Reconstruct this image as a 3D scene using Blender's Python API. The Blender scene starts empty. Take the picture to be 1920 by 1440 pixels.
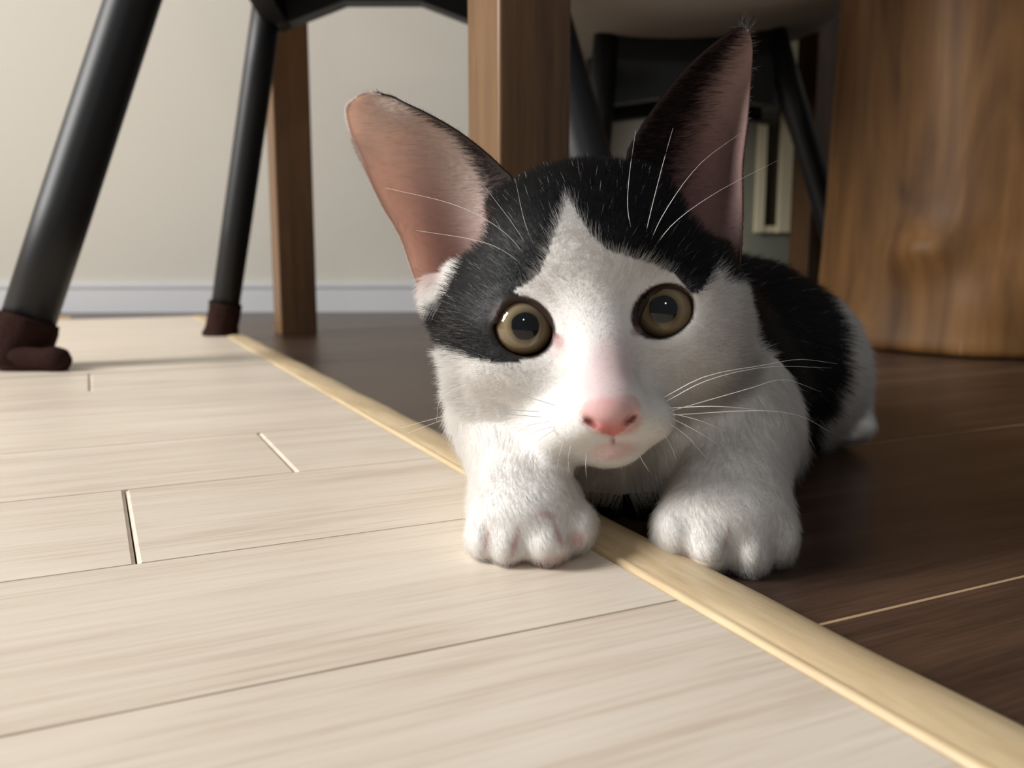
import bpy, bmesh, math, random
import numpy as np
from mathutils import Vector, Matrix

random.seed(7)
rng = np.random.default_rng(11)
scene = bpy.context.scene
COL = scene.collection

# ------------------------------------------------------------------ camera
FPX = 1650.0                      # focal length in pixels of the 1920 x 1440 frame
TH = math.atan(240.0 / FPX)       # the phone looks a little down
CT, ST = math.cos(TH), math.sin(TH)
CAM_H = 0.091                     # lens height above the dark floor
cam_d = bpy.data.cameras.new('camera')
cam_d.sensor_width = 36.0
cam_d.lens = 36.0 * FPX / 1920.0
cam_d.clip_start = 0.01
cam_d.clip_end = 50
cam_d.dof.use_dof = True
cam_d.dof.focus_distance = 0.262
cam_d.dof.aperture_fstop = 15.0
cam = bpy.data.objects.new('camera', cam_d)
cam.location = (0, 0, CAM_H)
cam.rotation_euler = (math.pi / 2 - TH, 0, 0)
COL.objects.link(cam)
scene.camera = cam

# ------------------------------------------------------------------ world, lights, exposure
w = bpy.data.worlds.new('world')
w.use_nodes = True
w.node_tree.nodes['Background'].inputs[0].default_value = (0.95, 0.97, 1.0, 1)
w.node_tree.nodes['Background'].inputs[1].default_value = 0.19
scene.world = w


def area(name, loc, target, sx, sy, power, col):
    l = bpy.data.lights.new(name, 'AREA')
    l.shape = 'RECTANGLE'
    l.size = sx
    l.size_y = sy
    l.energy = power
    l.color = col
    o = bpy.data.objects.new(name, l)
    o.location = loc
    d = Vector(target) - Vector(loc)
    o.rotation_euler = d.to_track_quat('-Z', 'Y').to_euler()
    COL.objects.link(o)
    return o


# daylight entering by the window of the left wall
area('window_daylight', (-2.36, -0.10, 1.45), (0.0, 0.4, 0.1), 1.1, 1.3, 120.0, (1.0, 0.985, 0.96))
# ceiling lamp of the room behind the camera
area('ceiling_lamp', (0.02, -1.60, 1.15), (0.05, 0.3, 0.1), 0.16, 0.16, 3.0, (1.0, 0.97, 0.92))

scene.cycles.diffuse_bounces = 8
scene.cycles.max_bounces = 14
scene.view_settings.view_transform = 'Standard'
scene.view_settings.look = 'None'
scene.view_settings.exposure = 0.0
scene.view_settings.gamma = 1.0
scene.view_settings.use_curve_mapping = False


# ------------------------------------------------------------------ helpers
def c2w(p):
    """lens frame (right, up, depth) in metres -> world"""
    p = np.asarray(p, float)
    x, y, z = p[..., 0], p[..., 1], p[..., 2]
    return np.stack([x, z * CT + y * ST, CAM_H - z * ST + y * CT], -1)


def at(px, py, z):
    """point at depth z (m) on the sight line of a pixel, lens frame"""
    return np.array([(px - 960.0) / FPX * z, -(py - 720.0) / FPX * z, z])


def wat(px, py, fwd):
    """world point on a sight line at a forward distance"""
    r = c2w(at(px, py, 1.0)) - np.array([0, 0, CAM_H])
    return r * (fwd / r[1]) + np.array([0, 0, CAM_H])


def finish(o, parent=None, label=None, cat=None, group=None, kind=None):
    COL.objects.link(o)
    if parent is not None:
        o.parent = parent
    if label:
        o['label'] = label
    if cat:
        o['category'] = cat
    if group:
        o['group'] = group
    if kind:
        o['kind'] = kind
    return o


def empty(name, loc, label, cat, rz=0.0, group=None):
    o = bpy.data.objects.new(name, None)
    o.location = loc
    o.rotation_euler = (0, 0, rz)
    o.empty_display_size = 0.02
    return finish(o, None, label, cat, group)


def mesh_obj(name, verts, faces, mat, parent=None, smooth=False, origin=(0, 0, 0), **kw):
    me = bpy.data.meshes.new(name)
    v = np.asarray(verts, float) - np.asarray(origin, float)
    me.from_pydata(v.tolist(), [], [list(f) for f in faces])
    me.update()
    bm = bmesh.new()
    bm.from_mesh(me)
    bmesh.ops.recalc_face_normals(bm, faces=bm.faces)
    bm.to_mesh(me)
    bm.free()
    if smooth:
        me.polygons.foreach_set('use_smooth', [True] * len(me.polygons))
    if mat:
        me.materials.append(mat)
    o = bpy.data.objects.new(name, me)
    if parent is None:
        o.location = origin
    return finish(o, parent, **kw)


def box_mesh(name, sx, sy, sz, mat, bevel=0.0, seg=2, bev_ends=None):
    """box from (0,0,-sz) to (sx,sy,0)"""
    bm = bmesh.new()
    bmesh.ops.create_cube(bm, size=1)
    for v in bm.verts:
        v.co = Vector(((v.co.x + .5) * sx, (v.co.y + .5) * sy, (v.co.z - .5) * sz))
    if bevel > 0:
        bmesh.ops.bevel(bm, geom=list(bm.edges), offset=bevel, segments=seg, profile=.5, affect='EDGES')
    me = bpy.data.meshes.new(name)
    bm.to_mesh(me)
    bm.free()
    if mat:
        me.materials.append(mat)
    return me


def frame_along(d):
    d = np.asarray(d, float)
    d = d / np.linalg.norm(d)
    a = np.array([0, 0, 1.0]) if abs(d[2]) < .9 else np.array([1.0, 0, 0])
    u = np.cross(d, a)
    u /= np.linalg.norm(u)
    return u, np.cross(d, u), d


def tube(path, radii, n=20, caps=True):
    """round tube along a path; returns verts, faces"""
    path = np.asarray(path, float)
    m = len(path)
    V, Fc = [], []
    for i in range(m):
        d = path[min(i + 1, m - 1)] - path[max(i - 1, 0)]
        u, v, _ = frame_along(d)
        for k in range(n):
            t = 2 * math.pi * k / n
            V.append(path[i] + radii[i] * (math.cos(t) * u + math.sin(t) * v))
    for i in range(m - 1):
        for k in range(n):
            a, b = i * n + k, i * n + (k + 1) % n
            Fc.append((a, b, b + n, a + n))
    if caps:
        Fc.append(tuple(range(n - 1, -1, -1)))
        Fc.append(tuple(range((m - 1) * n, m * n)))
    return V, Fc


# ------------------------------------------------------------------ materials
def new_mat(name):
    m = bpy.data.materials.new(name)
    m.use_nodes = True
    nt = m.node_tree
    return m, nt, nt.nodes, nt.links, nt.nodes['Principled BSDF']


def srgb(r, g, b):
    f = lambda c: ((c / 255.0) / 12.92 if c / 255.0 <= .04045 else (((c / 255.0) + .055) / 1.055) ** 2.4)
    return (f(r), f(g), f(b), 1.0)


def plain(name, col, rough=.5, spec=.5, bump=0.0, bscale=200.0):
    m, nt, N, L, p = new_mat(name)
    p.inputs['Base Color'].default_value = col
    p.inputs['Roughness'].default_value = rough
    p.inputs['Specular IOR Level'].default_value = spec
    if bump:
        t = N.new('ShaderNodeTexNoise')
        t.inputs['Scale'].default_value = bscale
        tc = N.new('ShaderNodeTexCoord')
        L.new(tc.outputs['Object'], t.inputs['Vector'])
        b = N.new('ShaderNodeBump')
        b.inputs['Strength'].default_value = bump
        b.inputs['Distance'].default_value = .002
        L.new(t.outputs['Fac'], b.inputs['Height'])
        L.new(b.outputs['Normal'], p.inputs['Normal'])
    return m


def wood(name, cols, rough, grain=(1, 1, 1), scale=10.0, rot=0.0, spec=.5, detail=6.0, dist=.6,
         use_pos=True, bump=.05, fine=(1, 1, 1), fine_scale=60.0, fine_amt=.35, vary=.0):
    """procedural wood: long stretched noise for colour plus a fine stretched grain"""
    m, nt, N, L, p = new_mat(name)
    if use_pos:
        g = N.new('ShaderNodeNewGeometry')
        src = g.outputs['Position']
    else:
        g = N.new('ShaderNodeTexCoord')
        src = g.outputs['Object']
    r = N.new('ShaderNodeVectorRotate')
    r.rotation_type = 'Z_AXIS'
    r.inputs['Angle'].default_value = -rot
    L.new(src, r.inputs['Vector'])
    oi = N.new('ShaderNodeObjectInfo')
    off = N.new('ShaderNodeVectorMath')
    off.operation = 'MULTIPLY_ADD'
    cmb = N.new('ShaderNodeCombineXYZ')
    for i in range(3):
        L.new(oi.outputs['Random'], cmb.inputs[i])
    L.new(cmb.outputs[0], off.inputs[0])
    off.inputs[1].default_value = (3.1, 7.3, 5.7)
    L.new(r.outputs['Vector'], off.inputs[2])
    mp = N.new('ShaderNodeMapping')
    mp.inputs['Scale'].default_value = grain
    L.new(off.outputs[0], mp.inputs['Vector'])
    n1 = N.new('ShaderNodeTexNoise')
    n1.inputs['Scale'].default_value = scale
    n1.inputs['Detail'].default_value = detail
    n1.inputs['Distortion'].default_value = dist
    L.new(mp.outputs[0], n1.inputs['Vector'])
    mp2 = N.new('ShaderNodeMapping')
    mp2.inputs['Scale'].default_value = fine
    L.new(off.outputs[0], mp2.inputs['Vector'])
    n2 = N.new('ShaderNodeTexNoise')
    n2.inputs['Scale'].default_value = fine_scale
    n2.inputs['Detail'].default_value = 4.0
    L.new(mp2.outputs[0], n2.inputs['Vector'])
    mix = N.new('ShaderNodeMix')
    mix.data_type = 'FLOAT'
    mix.inputs[0].default_value = fine_amt
    L.new(n1.outputs['Fac'], mix.inputs[2])
    L.new(n2.outputs['Fac'], mix.inputs[3])
    rp = N.new('ShaderNodeValToRGB')
    el = rp.color_ramp.elements
    k = len(cols)
    pos = [.30 + .40 * i / (k - 1) for i in range(k)]
    el[0].position, el[0].color = pos[0], cols[0]
    el[1].position, el[1].color = pos[-1], cols[-1]
    for i in range(1, k - 1):
        e = el.new(pos[i])
        e.color = cols[i]
    L.new(mix.outputs[0], rp.inputs[0])
    if vary:
        hs = N.new('ShaderNodeHueSaturation')
        mr = N.new('ShaderNodeMapRange')
        mr.inputs['To Min'].default_value = 1 - vary
        mr.inputs['To Max'].default_value = 1 + vary
        L.new(oi.outputs['Random'], mr.inputs['Value'])
        L.new(mr.outputs[0], hs.inputs['Value'])
        L.new(rp.outputs[0], hs.inputs['Color'])
        L.new(hs.outputs[0], p.inputs['Base Color'])
    else:
        L.new(rp.outputs[0], p.inputs['Base Color'])
    p.inputs['Roughness'].default_value = rough
    p.inputs['Specular IOR Level'].default_value = spec
    if bump:
        b = N.new('ShaderNodeBump')
        b.inputs['Strength'].default_value = bump
        b.inputs['Distance'].default_value = .001
        L.new(mix.outputs[0], b.inputs['Height'])
        L.new(b.outputs['Normal'], p.inputs['Normal'])
    return m


AZ = math.radians(25.5)           # the boards run at this angle to the picture plane
AV = np.array([math.cos(AZ), math.sin(AZ), 0.0])
BV = np.array([-math.sin(AZ), math.cos(AZ), 0.0])

M_mat = wood('whitewashed_oak', [srgb(198, 180, 160), srgb(221, 208, 191), srgb(231, 220, 205)], .42, (1.0, 9, 9), 7.0,
             AZ, fine=(1, 22, 22), fine_scale=26.0, fine_amt=.5, bump=.12, vary=.03)
M_matback = plain('mat_backing', srgb(170, 152, 130), .9)
M_edge = wood('beige_edging', [srgb(190, 164, 126), srgb(208, 184, 146), srgb(218, 197, 160)], .42, (1.5, 12, 12), 12.0,
              AZ + math.pi / 2, fine=(6, 30, 30), fine_scale=20.0, bump=.25)
M_floor = wood('dark_walnut_floor', [srgb(46, 34, 27), srgb(66, 49, 39), srgb(88, 66, 52)], .34, (1.2, 12, 12), 5.0, AZ,
               fine=(2, 40, 40), fine_scale=22.0, fine_amt=.4, bump=.06, spec=.45, vary=.10)
M_gap = plain('floor_joint_glint', srgb(176, 146, 112), .7)  # tan stands in for light caught along the plank gaps
M_wall = plain('wallpaper', srgb(190, 186, 177), .85, .2, .25, 260.0)
M_base = plain('baseboard_white', srgb(196, 197, 200), .5)
M_tleg = wood('table_oak', [srgb(74, 51, 30), srgb(104, 75, 47), srgb(122, 91, 60)], .38, (12, 12, .7), 4.0, AZ,
              fine=(40, 40, 2), fine_scale=12.0)
M_black = plain('black_painted', srgb(19, 20, 23), .45, .38)
M_shell = plain('pale_grey_shell', srgb(172, 165, 155), .55, .4)
M_sock = plain('brown_knit', srgb(50, 32, 28), .95, .1, 1.0, 700.0)
M_door = plain('grey_green_door', srgb(128, 128, 114), .5)
M_doorframe = plain('door_slot_frame', srgb(226, 216, 184), .5)
M_slot = plain('dark_slot_glass', srgb(52, 46, 32), .2)
M_jamb = plain('dark_brown_jamb', srgb(54, 38, 32), .5)

# ------------------------------------------------------------------ room shell
fl = mesh_obj('floor', [c for z in (-.03, -.0001) for c in ((-2.5, -1.2, z), (2.6, -1.2, z), (2.6, 2.2, z), (-2.5, 2.2, z))],
              [(0, 1, 2, 3), (4, 5, 6, 7), (0, 1, 5, 4), (1, 2, 6, 5), (2, 3, 7, 6), (3, 0, 4, 7)], M_gap, kind='structure')


def board(name, a0, a1, b0, b1, ztop, th, mat, parent, bevel, seg=1):
    me = box_mesh(name, a1 - a0, b1 - b0, th, mat, bevel, seg)
    o = bpy.data.objects.new(name, me)
    p = AV * a0 + BV * b0
    o.location = (p[0], p[1], ztop)
    o.rotation_euler = (0, 0, AZ)
    return finish(o, parent)


FW = 0.151
for i in range(-5, 15):
    b0 = .1554 + i * FW
    cuts = [-0.45 + .21 * (i % 3), .62 + .27 * ((i * 5) % 4), 2.4]
    for j in range(len(cuts) - 1):
        a0, a1 = cuts[j] + .0003, cuts[j + 1] - .0003
        pts = [AV * a + BV * b for a in (a0, a1) for b in (b0, b0 + FW)]
        # boards lie inside the room: trim at the back wall
        if max(p[1] for p in pts) > 2.2:
            a1 = min(a1, (2.16 - (b0 + FW) * BV[1]) / AV[1])
        if a1 - a0 < .1:
            continue
        board('floor_plank', a0, a1, b0 + .0005, b0 + FW - .0005, 0.0, .012, M_floor, fl, .0002)

# back wall: seen square on at the left; right of it the room runs deeper, to the wall with the door
WX0, WY0, WX1, WY1 = -2.5, 1.374, 0.0, 1.466
wa = math.atan2(WY1 - WY0, WX1 - WX0)
WLEN = math.hypot(WX1 - WX0, WY1 - WY0)
YD = 1.64


def slab(name, t0, t1, o0, o1, z0, z1, mat, deep=False, **kw):
    """box along the back wall (or along the deeper wall); t runs along it, o is the depth"""
    d = np.array([math.cos(wa), math.sin(wa)]) if not deep else np.array([1.0, 0.0])
    n = np.array([-d[1], d[0]])
    q0 = np.array([WX0, WY0]) if not deep else np.array([0.0, YD])
    v = []
    for z in (z0, z1):
        for t, o in ((t0, o0), (t1, o0), (t1, o1), (t0, o1)):
            q = q0 + d * t + n * o
            v.append((q[0], q[1], z))
    return mesh_obj(name, v, [(0, 1, 2, 3), (4, 5, 6, 7), (0, 1, 5, 4), (1, 2, 6, 5), (2, 3, 7, 6), (3, 0, 4, 7)], mat, **kw)


slab('wall_back', 0, WLEN, 0, .7, 0, 2.3, M_wall, kind='structure')
bb = slab('baseboard_back', 0, WLEN, -.008, 0, 0, .048, M_base, kind='structure')
slab('top_bead', 0, WLEN, -.010, -.008, .040, .047, M_base, parent=bb)
slab('wall_recess', .0, 2.6, 0, .1, 0, 2.3, M_wall, deep=True, kind='structure')

# left wall with the window the daylight enters by
wl_v, wl_f = [], []


def add_box(V, Fc, x0, x1, y0, y1, z0, z1):
    o = len(V)
    V += [(x, y, z) for z in (z0, z1) for x, y in ((x0, y0), (x1, y0), (x1, y1), (x0, y1))]
    Fc += [tuple(o + i for i in f) for f in ((0, 1, 2, 3), (4, 5, 6, 7), (0, 1, 5, 4), (1, 2, 6, 5), (2, 3, 7, 6), (3, 0, 4, 7))]


for bx in ((-2.5, -2.4, -1.2, -.65, 0, 2.3), (-2.5, -2.4, .45, 1.38, 0, 2.3), (-2.5, -2.4, -.65, .45, 0, .80), (-2.5, -2.4, -.65, .45, 2.1, 2.3)):
    add_box(wl_v, wl_f, *bx)
mesh_obj('wall_left', wl_v, wl_f, M_wall, kind='structure')
wf_v, wf_f = [], []
for bx in ((-2.47, -2.41, -.65, -.62, .80, 2.1), (-2.47, -2.41, .42, .45, .80, 2.1), (-2.47, -2.41, -.62, .42, .80, .83), (-2.47, -2.41, -.62, .42, 2.07, 2.1)):
    add_box(wf_v, wf_f, *bx)
mesh_obj('window_1', wf_v, wf_f, M_base, kind='structure')

# door with a narrow glazed slot in the deeper wall, seen right of the second chair
dk = YD - .014


def door_bit(name, x0, x1, y0, y1, o0, o1, mat, **kw):
    """piece of the door wall; x in picture columns, y in rows, at the wall's distance"""
    r = lambda px, py: wat(px, py, dk)
    return slab(name, r(x0, 400)[0], r(x1, 400)[0], o0, o1, max(0.0, r(x0, y1)[2]), r(x0, y0)[2], mat, deep=True, **kw)


dr = door_bit('door_1', 1330, 1700, -900, 700, -.012, 0, M_door, kind='structure')
door_bit('slot_glass', 1431, 1456, -60, 430, -.014, -.012, M_slot, parent=dr)
door_bit('slot_frame', 1415, 1431, -60, 436, -.022, -.012, M_doorframe, parent=dr)
door_bit('slot_frame', 1456, 1484, -60, 436, -.030, -.012, M_doorframe, parent=dr)
door_bit('slot_frame', 1431, 1456, 424, 436, -.020, -.012, M_doorframe, parent=dr)

# ------------------------------------------------------------------ wood carpet (pale boards with beige edging)
MT = 0.006
rug = empty('wood_carpet', tuple(AV * .0 + BV * .5), 'pale whitewashed board carpet with a beige edging strip on the dark floor', 'floor mat', 0.0)
RO = np.array(rug.location)


def rug_board(name, a0, a1, b0, b1, ztop, th, mat, be, bs):
    """board with wide chamfers at its ends (be) and narrow ones along its sides (bs)"""
    zc = ztop - .0009
    V = []
    for z, ia, ib in ((ztop - th, 0, 0), (zc, 0, 0), (ztop, be, bs)):
        for a, b in ((a0 + ia, b0 + ib), (a1 - ia, b0 + ib), (a1 - ia, b1 - ib), (a0 + ia, b1 - ib)):
            q = AV * a + BV * b
            V.append((q[0], q[1], z))
    Fc = [(0, 3, 2, 1), (8, 9, 10, 11)]
    for l in (0, 4):
        for k in range(4):
            Fc.append((l + k, l + (k + 1) % 4, l + 4 + (k + 1) % 4, l + 4 + k))
    return mesh_obj(name, V, Fc, mat, rug, origin=RO)


rows = [-.35, -.262, -.175, -.088, -.001, .086, .1715, .2580, .3450, .4320, .5220, .6140, .7080, .8000, .8890, .9780, 1.0670, 1.1560, 1.2450, 1.3300]
joints = {7: [-.62, .007], 8: [-.55, .0695], 11: [-.60, -.004], 9: [-.42], 10: [-.66, -.25], 6: [-.33], 5: [-.55], 12: [-.38], 14: [-.5], 16: [-.44]}
A0, A1 = -1.05, .1285
for i in range(len(rows) - 1):
    e = .0025 if i == 11 else .00018   # the wider joint where two carpet sections meet
    cs = [A0] + joints.get(i, [-.7 + .11 * (i % 4)]) + [A1]
    for j in range(len(cs) - 1):
        rug_board('plank', cs[j] + (.00025 if j else 0), cs[j + 1] - (.00025 if j < len(cs) - 2 else 0), rows[i] + (.00018 if i != 12 else .0012), rows[i + 1] - e, MT, .005,
                  M_mat, .0011, .00025)
q = [AV * a + BV * b for a, b in ((A0, rows[0]), (A1 + .002, rows[0]), (A1 + .002, rows[-1]), (A0, rows[-1]))]
mesh_obj('backing', [(p[0], p[1], z) for z in (.0002, .001) for p in q],
         [(0, 1, 2, 3), (4, 5, 6, 7), (0, 1, 5, 4), (1, 2, 6, 5), (2, 3, 7, 6), (3, 0, 4, 7)], M_matback, rug, origin=RO)
# edging: a moulded strip with a thin lip on the boards and a rounded slope to the floor
prof = [(.1290, .0002), (.1290, .0062), (.1302, .0068), (.1312, .0064), (.1318, .0066), (.1345, .0070), (.1390, .0071), (.1435, .0067), (.1480, .0058), (.1520, .0042),
        (.1545, .0026), (.1556, .0012), (.1558, .0002)]
nb = 120
V, Fc = [], []
for i in range(nb + 1):
    b = rows[0] + (rows[-1] - rows[0]) * i / nb
    for j, (a, z) in enumerate(prof):
        wob = .0004 * math.sin(b * 61 + j) * (1 if 2 < j < 11 else 0) + .00015 * math.sin(b * 310 + 2 * j) * (1 if 2 < j < 11 else 0)
        p = AV * (a + .3 * wob) + BV * b
        V.append((p[0], p[1], z + wob * .6))
m = len(prof)
for i in range(nb):
    for j in range(m):
        a, b = i * m + j, i * m + (j + 1) % m
        Fc.append((a, b, b + m, a + m))
Fc += [tuple(range(m)), tuple(range(nb * m, nb * m + m))]
eo = mesh_obj('edging', V, Fc, M_edge, rug, smooth=True, origin=RO)
eo['label'] = 'beige rounded edging strip'

# ------------------------------------------------------------------ dining table: square legs, top above the frame
tb = empty('dining_table', (-.268, 1.02, 0), 'brown wooden dining table with square legs, standing behind the kitten', 'table', AZ)
S = .0425
LA, LB = .80, .607
for (la, lb) in ((0, 0), (0, -LB), (LA, 0), (LA, -LB)):
    me = box_mesh('leg', S, S, .66, M_tleg, .0015, 2)
    o = bpy.data.objects.new('leg', me)
    o.location = (la, lb, .66)
    finish(o, tb)
me = box_mesh('tabletop', LA + S + .10, LB + S + .10, .03, M_tleg, .004, 2)
o = bpy.data.objects.new('tabletop', me)
o.location = (-.05, -LB - .05, .69)
finish(o, tb)
for (x, y, sx, sy) in ((S, .01, LA - S, .02), (S, -LB + .012, LA - S, .02), (.011, -LB + S, .02, LB - S), (LA + .011, -LB + S, .02, LB - S)):
    o = bpy.data.objects.new('apron', box_mesh('apron', sx, sy, .07, M_tleg, .001, 1))
    o.location = (x, y, .6595)
    finish(o, tb)


# ------------------------------------------------------------------ chairs: pale bucket shell on black frames
def lerp(a, b, t):
    return np.asarray(a) * (1 - t) + np.asarray(b) * t


def make_shell(center, yaw, parent, origin):
    """bucket seat: pan curving up at the sides, back rising behind; thickness 8 mm"""
    pr = [(-.235, .020), (-.225, .004), (-.19, .0), (-.10, .0), (0, .002), (.09, .008), (.16, .030), (.205, .075), (.230, .14), (.250, .22), (.265, .30), (.27, .34)]
    nu = 24
    V, Fc = [], []
    ca, sa = math.cos(yaw), math.sin(yaw)
    for layer in (0, 1):
        for i, (y, z) in enumerate(pr):
            t = i / (len(pr) - 1)
            hw = .235 - .05 * max(0, t - .5) * 2 - .03 * max(0, .15 - t) / .15
            for k in range(nu + 1):
                u = -1 + 2 * k / nu
                x = u * hw
                lift = .69 * x * x * (1 - .8 * max(0, t - .45))
                fy = y - (.55 * x * x if t > .5 else 0)
                zz = z + lift + (.008 if layer else 0) * (1 if t < .6 else .3)
                fy -= (.007 if layer and t >= .5 else 0)
                V.append((center[0] + x * ca - fy * sa, center[1] + x * sa + fy * ca, center[2] + zz))
    n1 = len(pr) * (nu + 1)
    idx = lambda l, i, k: l * n1 + i * (nu + 1) + k
    for l in (0, 1):
        for i in range(len(pr) - 1):
            for k in range(nu):
                Fc.append((idx(l, i, k), idx(l, i, k + 1), idx(l, i + 1, k + 1), idx(l, i + 1, k)))
    for i in range(len(pr) - 1):
        for k in (0, nu):
            Fc.append((idx(0, i, k), idx(0, i + 1, k), idx(1, i + 1, k), idx(1, i, k)))
    for k in range(nu):
        for i in (0, len(pr) - 1):
            Fc.append((idx(0, i, k), idx(0, i, k + 1), idx(1, i, k + 1), idx(1, i, k)))
    return mesh_obj('seat_shell', V, Fc, M_shell, parent, smooth=True, origin=origin)


def apron(p, q, depth_side, depth_mid, thick, parent, origin, arch=.32):
    """black rail between two leg tops whose lower edge is cut in an arch"""
    p, q = np.asarray(p, float), np.asarray(q, float)
    n = np.cross(q - p, [0, 0, 1])
    n = n / np.linalg.norm(n) * thick / 2
    V, Fc = [], []
    ts = [0, .10, .18, .26, arch, .36, .45, .55, .64, 1 - arch, .74, .82, .90, 1]
    for t in ts:
        e = min(t, 1 - t)
        k = min(1.0, e / arch)
        d = depth_side + (depth_mid - depth_side) * k
        c = lerp(p, q, t)
        for s in (-1, 1):
            V.append(c + n * s)
            V.append(c + n * s - np.array([0, 0, d]))
    for i in range(len(ts) - 1):
        a = i * 4
        Fc += [(a, a + 4, a + 5, a + 1), (a + 2, a + 3, a + 7, a + 6), (a, a + 2, a + 6, a + 4), (a + 1, a + 5, a + 7, a + 3)]
    e = (len(ts) - 1) * 4
    Fc += [(0, 1, 3, 2), (e, e + 2, e + 3, e + 1)]
    return mesh_obj('apron', V, Fc, M_black, parent, origin=origin)


def sock(foot, top, r, parent, origin, h, toe=None):
    """knitted sock pulled over the end of a chair leg"""
    d = (np.asarray(top) - np.asarray(foot))
    d = d / np.linalg.norm(d)
    zs = [0.0, .004, .010, .018, .03, .045, .06, .068, .072, .072]
    rs = [.95, 1.26, 1.32, 1.18, 1.10, 1.09, 1.11, 1.13, 1.10, 1.0]
    path = [np.asarray(foot) + d * (z / .072 * h) for z in zs]
    path[0] = np.asarray(foot) + np.array([0, 0, .0003])
    V, Fc = tube(path, [r * k for k in rs], 28)
    V = [np.array(v) for v in V]
    for i, v in enumerate(V):
        ring, k = divmod(i, 28)
        t = 2 * math.pi * k / 28
        bump = 1 + .035 * math.sin(5 * t + ring * 1.3) + .025 * math.sin(11 * t - ring)
        V[i] = path[ring] + (v - path[ring]) * bump
        V[i][2] = max(V[i][2], foot[2] + .0003)
    s = mesh_obj('leg_sock', V, Fc, M_sock, parent, smooth=True, origin=origin)
    s['label'] = 'dark brown knitted sock on the leg end'
    if toe is not None:
        p0 = np.asarray(foot) + np.array([0, -.012, .008])
        tp = [lerp(p0, p0 + toe, t) for t in (0, .3, .6, .8, .93, 1.0)]
        V, Fc = tube(tp, [.010, .0100, .0090, .0105, .0085, .004], 16)
        V = [np.array([v[0], v[1], max(v[2], foot[2] + .0003)]) for v in V]
        f = mesh_obj('sock_fold', V, Fc, M_sock, s, smooth=True, origin=origin)
    return s


def chair(name, label, feet, tops, radii, shell_c, yaw, rail_z, socks, depth_side, depth_mid, toes=None, grp='pale shell chairs with black frames'):
    org = np.mean(np.array(feet), 0)
    org[2] = 0
    root = empty(name, tuple(org), label, 'chair', 0.0, grp)
    for i, (f, t, r) in enumerate(zip(feet, tops, radii)):
        f, t = np.asarray(f, float), np.asarray(t, float)
        V, Fc = tube([f + (t - f) * .004, f + (t - f) * .3, f + (t - f) * .7, t], [r * .96, r, r, r], 24)
        mesh_obj('leg', V, Fc, M_black, root, smooth=True, origin=org)
        if socks:
            sock(f, t, r, root, org, .042 if i else .040, toes[i] if toes else None)
    for i, j in ((0, 1), (1, 2), (2, 3), (3, 0)):
        p, q = np.array(tops[i], float), np.array(tops[j], float)
        p[2] = q[2] = rail_z
        apron(p, q, depth_side, depth_mid, .024, root, org)
    make_shell(shell_c, yaw, root, org)
    return root


fA = [(-.382, .668, MT), (-.3175, .955, 0.0), (.055, .962, 0.0), (.105, .672, 0.0)]
tA1 = wat(497, 45, .945)
tA0 = wat(252, -8, .735)
up = lambda f, t, z: np.asarray(f) + (np.asarray(t) - np.asarray(f)) * ((z - f[2]) / (t[2] - f[2]))
RZ = .405
tops = [up(fA[0], tA0, RZ), up(fA[1], tA1, RZ)]
midx = lambda p, q: (np.asarray(p) + np.asarray(q)) / 2
tops += [np.array([-tops[1][0] + (fA[1][0] + fA[2][0]), tops[1][1], RZ]), np.array([-tops[0][0] + (fA[0][0] + fA[3][0]), tops[0][1], RZ])]
chair('dining_chair', 'pale shell chair with black legs in brown knitted socks on the board carpet', fA, tops, [.0200, .0152, .0152, .0200],
      ((tops[0][0] + tops[3][0]) / 2, (tops[0][1] + tops[1][1]) / 2, .412), math.radians(115.5), RZ, True, .085, .060,
      [np.array([.052, -.004, 0]), None, None, None])

# second chair, farther back, seen between the kitten's right ear and the trunk
D2 = 1.22
fB = [wat(1612, 612, D2 - .05), wat(1095, 612, D2 - .05), wat(1110, 590, D2 + .16), wat(1640, 590, D2 + .13)]
for f in fB:
    f[2] = 0.0
r0 = wat(1468, 120, D2)
l0 = wat(1133, 120, D2)
RB = .385
tB = [up(fB[0], r0, RB), up(fB[1], l0, RB), None, None]
tB[2] = np.array([tB[1][0] + .005, tB[1][1] + .16, RB])
tB[3] = np.array([tB[0][0] * 1.13, tB[0][1] + .16, RB])
chair('dining_chair', 'pale shell chair with black frame in the shade beside the tree trunk', fB, tB, [.0165, .0175, .0165, .0165],
      (.212, 1.32, .375), 0.0, RB, False, .095, .085)

# ------------------------------------------------------------------ tree trunk stump
m, nt, N, L, p = new_mat('varnished_trunk')
tc = N.new('ShaderNodeTexCoord')
mp = N.new('ShaderNodeMapping')
mp.inputs['Scale'].default_value = (9, 9, 1.6)
L.new(tc.outputs['Object'], mp.inputs['Vector'])
n1 = N.new('ShaderNodeTexNoise')
n1.inputs['Scale'].default_value = 2.2
n1.inputs['Detail'].default_value = 7
n1.inputs['Distortion'].default_value = 1.6
L.new(mp.outputs[0], n1.inputs['Vector'])
mp2 = N.new('ShaderNodeMapping')
mp2.inputs['Scale'].default_value = (60, 60, 3)
L.new(tc.outputs['Object'], mp2.inputs['Vector'])
n2 = N.new('ShaderNodeTexNoise')
n2.inputs['Scale'].default_value = 1.5
n2.inputs['Detail'].default_value = 4
L.new(mp2.outputs[0], n2.inputs['Vector'])
mx = N.new('ShaderNodeMix')
mx.data_type = 'FLOAT'
mx.inputs[0].default_value = .3
L.new(n1.outputs['Fac'], mx.inputs[2])
L.new(n2.outputs['Fac'], mx.inputs[3])
rp = N.new('ShaderNodeValToRGB')
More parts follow.
